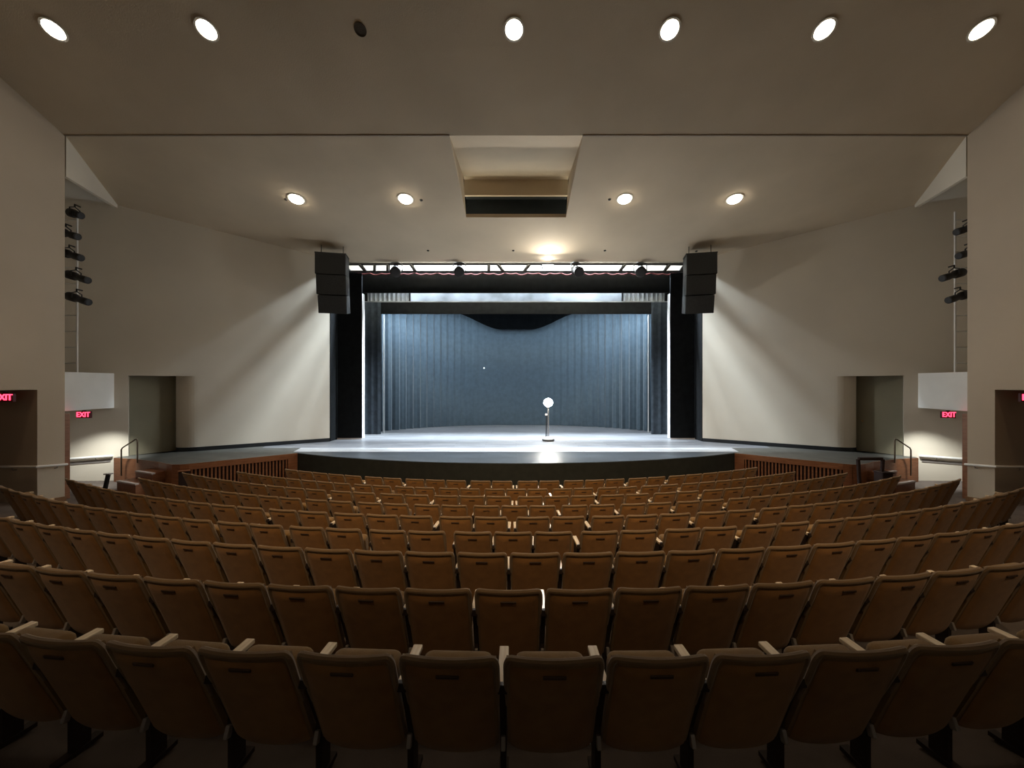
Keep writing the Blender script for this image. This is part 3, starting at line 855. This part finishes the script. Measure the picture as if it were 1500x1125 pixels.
for row, (R, x0, pitch, mid, groups, xend) in ROWS.items():
    ts = []                                # (arc position, gap on the inner side?)
    for sd in (-1, 1):
        t = (pitch/2 + .055) if mid == 'gap' else 0.0
        if mid == 'gap': t += 0
        g = list(groups) if groups else []
        cnt = 0
        if mid == 'gap':
            pos = t
        else:
            if sd == 1: ts.append(0.0)
            pos = pitch; cnt = 1
            if g and g[0] == 1: g[0] = 2; cnt = 1
        while True:
            if g and cnt == g[0]:
                pos += GAP; g.pop(0); cnt = 0
            X = x0 + R*math.sin(sd*pos/R)
            if xend is not None:
                if abs(X)+pitch*.45*math.cos(pos/R) > xend+.1: break
            else:
                Yr = YC - R*math.cos(pos/R)
                inner = x0 + R*math.sin(sd*(pos-pitch*.47)/R)
                vis = False
                for dz, dy in ((.90, 0), (.25, .25), (.69, .3)):
                    p_ = px(inner, YC-(R-dy)*math.cos((pos-pitch*.47)/R), floorz(inner, Yr)+dz)
                    if -8 < p_[0] < 1508: vis = True
                if not vis or pos > 14: break
            ts.append(sd*pos); pos += pitch; cnt += 1
    ts.sort(); n = len(ts)
    for i, t in enumerate(ts):
        a = t/R
        X = x0 + R*math.sin(a); Y = YC - R*math.cos(a)
        side = 'left' if i < n/2 else 'right'
        k = i+1 if side == 'left' else n-i
        if xend is None: lab = 'brown theater seat, %s from the photo\'s %s-side edge, %s' % (ordinal(k), side, ROWNAME[row])
        else: lab = 'brown theater seat, %s from the %s-aisle end of the %s' % (ordinal(k), side, ROWNAME[row])
        end = xend is not None and (i == 0 or i == n-1)
        # arms sit on the inner side, so the two middle ones stand side by side at a centre gap
        if mid == 'gap': src = seatC if t < 0 else seatA
        else: src = seatA
        if xend is not None and ((i == 0 and src is seatC) or (i == n-1 and src is seatA)): src = seatB
        o = dup(src, (X, Y, floorz(X, Y)), (0, 0, a + random.uniform(-.012, .012)), lab, 'theater seats, ' + ROWNAME[row])
        o.scale = (pitch/P*.985, 1, 1)
        n_seats += 1
    # stagger of a seat here and there is left to the small random turn
def kill(o):
    for c in list(o.children): kill(c)
    bpy.data.objects.remove(o)
for mm in masters: kill(mm)
print('SEATS', n_seats)

# ------------------------------------------------------------------ lights
def light(kind, name, loc, energy, col, **k):
    l = bpy.data.lights.new(name, kind); l.energy = energy; l.color = col
    for a, b in k.items():
        if a not in ('aim',): setattr(l, a, b)
    o = bpy.data.objects.new(name, l); C.objects.link(o); o.location = loc
    if 'aim' in k:
        o.rotation_euler = (Vector(k['aim'])-Vector(loc)).to_track_quat('-Z', 'Y').to_euler()
    return o
WARM = (1, .71, .42); COOL = (.78, .90, 1.0)
for (x, y, z, s, sl) in LIT:
    light('SPOT', 'house_downlight', (x, y, z-.25), 270, WARM, spot_size=math.radians(72), spot_blend=.9, shadow_soft_size=.15, aim=(x*.9, y, 0))
for x in (-4.2, -1.4, 1.4, 4.2):  # unseen lights added behind the camera to light the seat backs
    light('SPOT', 'rear_fill_light', (x, -3.5, 12.2), 2200, WARM, spot_size=math.radians(43), spot_blend=1.0, shadow_soft_size=.25, aim=(x, 10.3, 0))
light('AREA', 'stage_worklight', (0, 18.85, 9.0), 330, COOL, shape='RECTANGLE', size=12, size_y=.3, aim=(0, 18.95, 0))
for sg in (-1, 1):
    light('AREA', 'stage_strip_light', (sg*4.6, 18.78, 7.12), 330, COOL, shape='RECTANGLE', size=3, size_y=.25, aim=(sg*4.6, 20.6, 2.6))
light('AREA', 'stage_strip_light', (0, 18.78, 7.12), 60, COOL, shape='RECTANGLE', size=5, size_y=.25, aim=(0, 21.0, 1.0))
light('AREA', 'stage_worklight', (0, 17.3, 10.4), 7800, COOL, shape='RECTANGLE', size=11, size_y=.5, aim=(0, 17.6, 0))
light('AREA', 'truss_worklamp', (wx, 15.95, 8.30), 190, (1, .95, .87), shape='RECTANGLE', size=.44, size_y=.12, aim=(wx, 6, 1.0))
light('POINT', 'truss_worklamp', (wx, 15.95, 8.47), 3, (1, .97, .92), shadow_soft_size=.03)
for sg in (-1, 1):
    light('SPOT', 'exit_passage_lamp', (sg*12.35, 11.75, 2.45), 230, (.97, 1, .96), spot_size=math.radians(84), spot_blend=.9, shadow_soft_size=.08, aim=(sg*13.15, 12.2, .45))

w = bpy.data.worlds.new('world'); bpy.context.scene.world = w; w.use_nodes = True
w.node_tree.nodes['Background'].inputs['Color'].default_value = (1, .85, .7, 1)
w.node_tree.nodes['Background'].inputs['Strength'].default_value = .0

# ------------------------------------------------------------------ camera
cam = bpy.data.cameras.new('camera'); co = bpy.data.objects.new('camera', cam); C.objects.link(co)
co.location = (0, 0, CAMZ); co.rotation_euler = (PI/2, 0, 0)
cam.sensor_width = 36; cam.lens = 36*F/1500; cam.shift_x = -6/1500; cam.clip_start = .05
bpy.context.scene.camera = co
sc = bpy.context.scene
sc.view_settings.view_transform = 'Standard'
sc.view_settings.exposure = 0.0
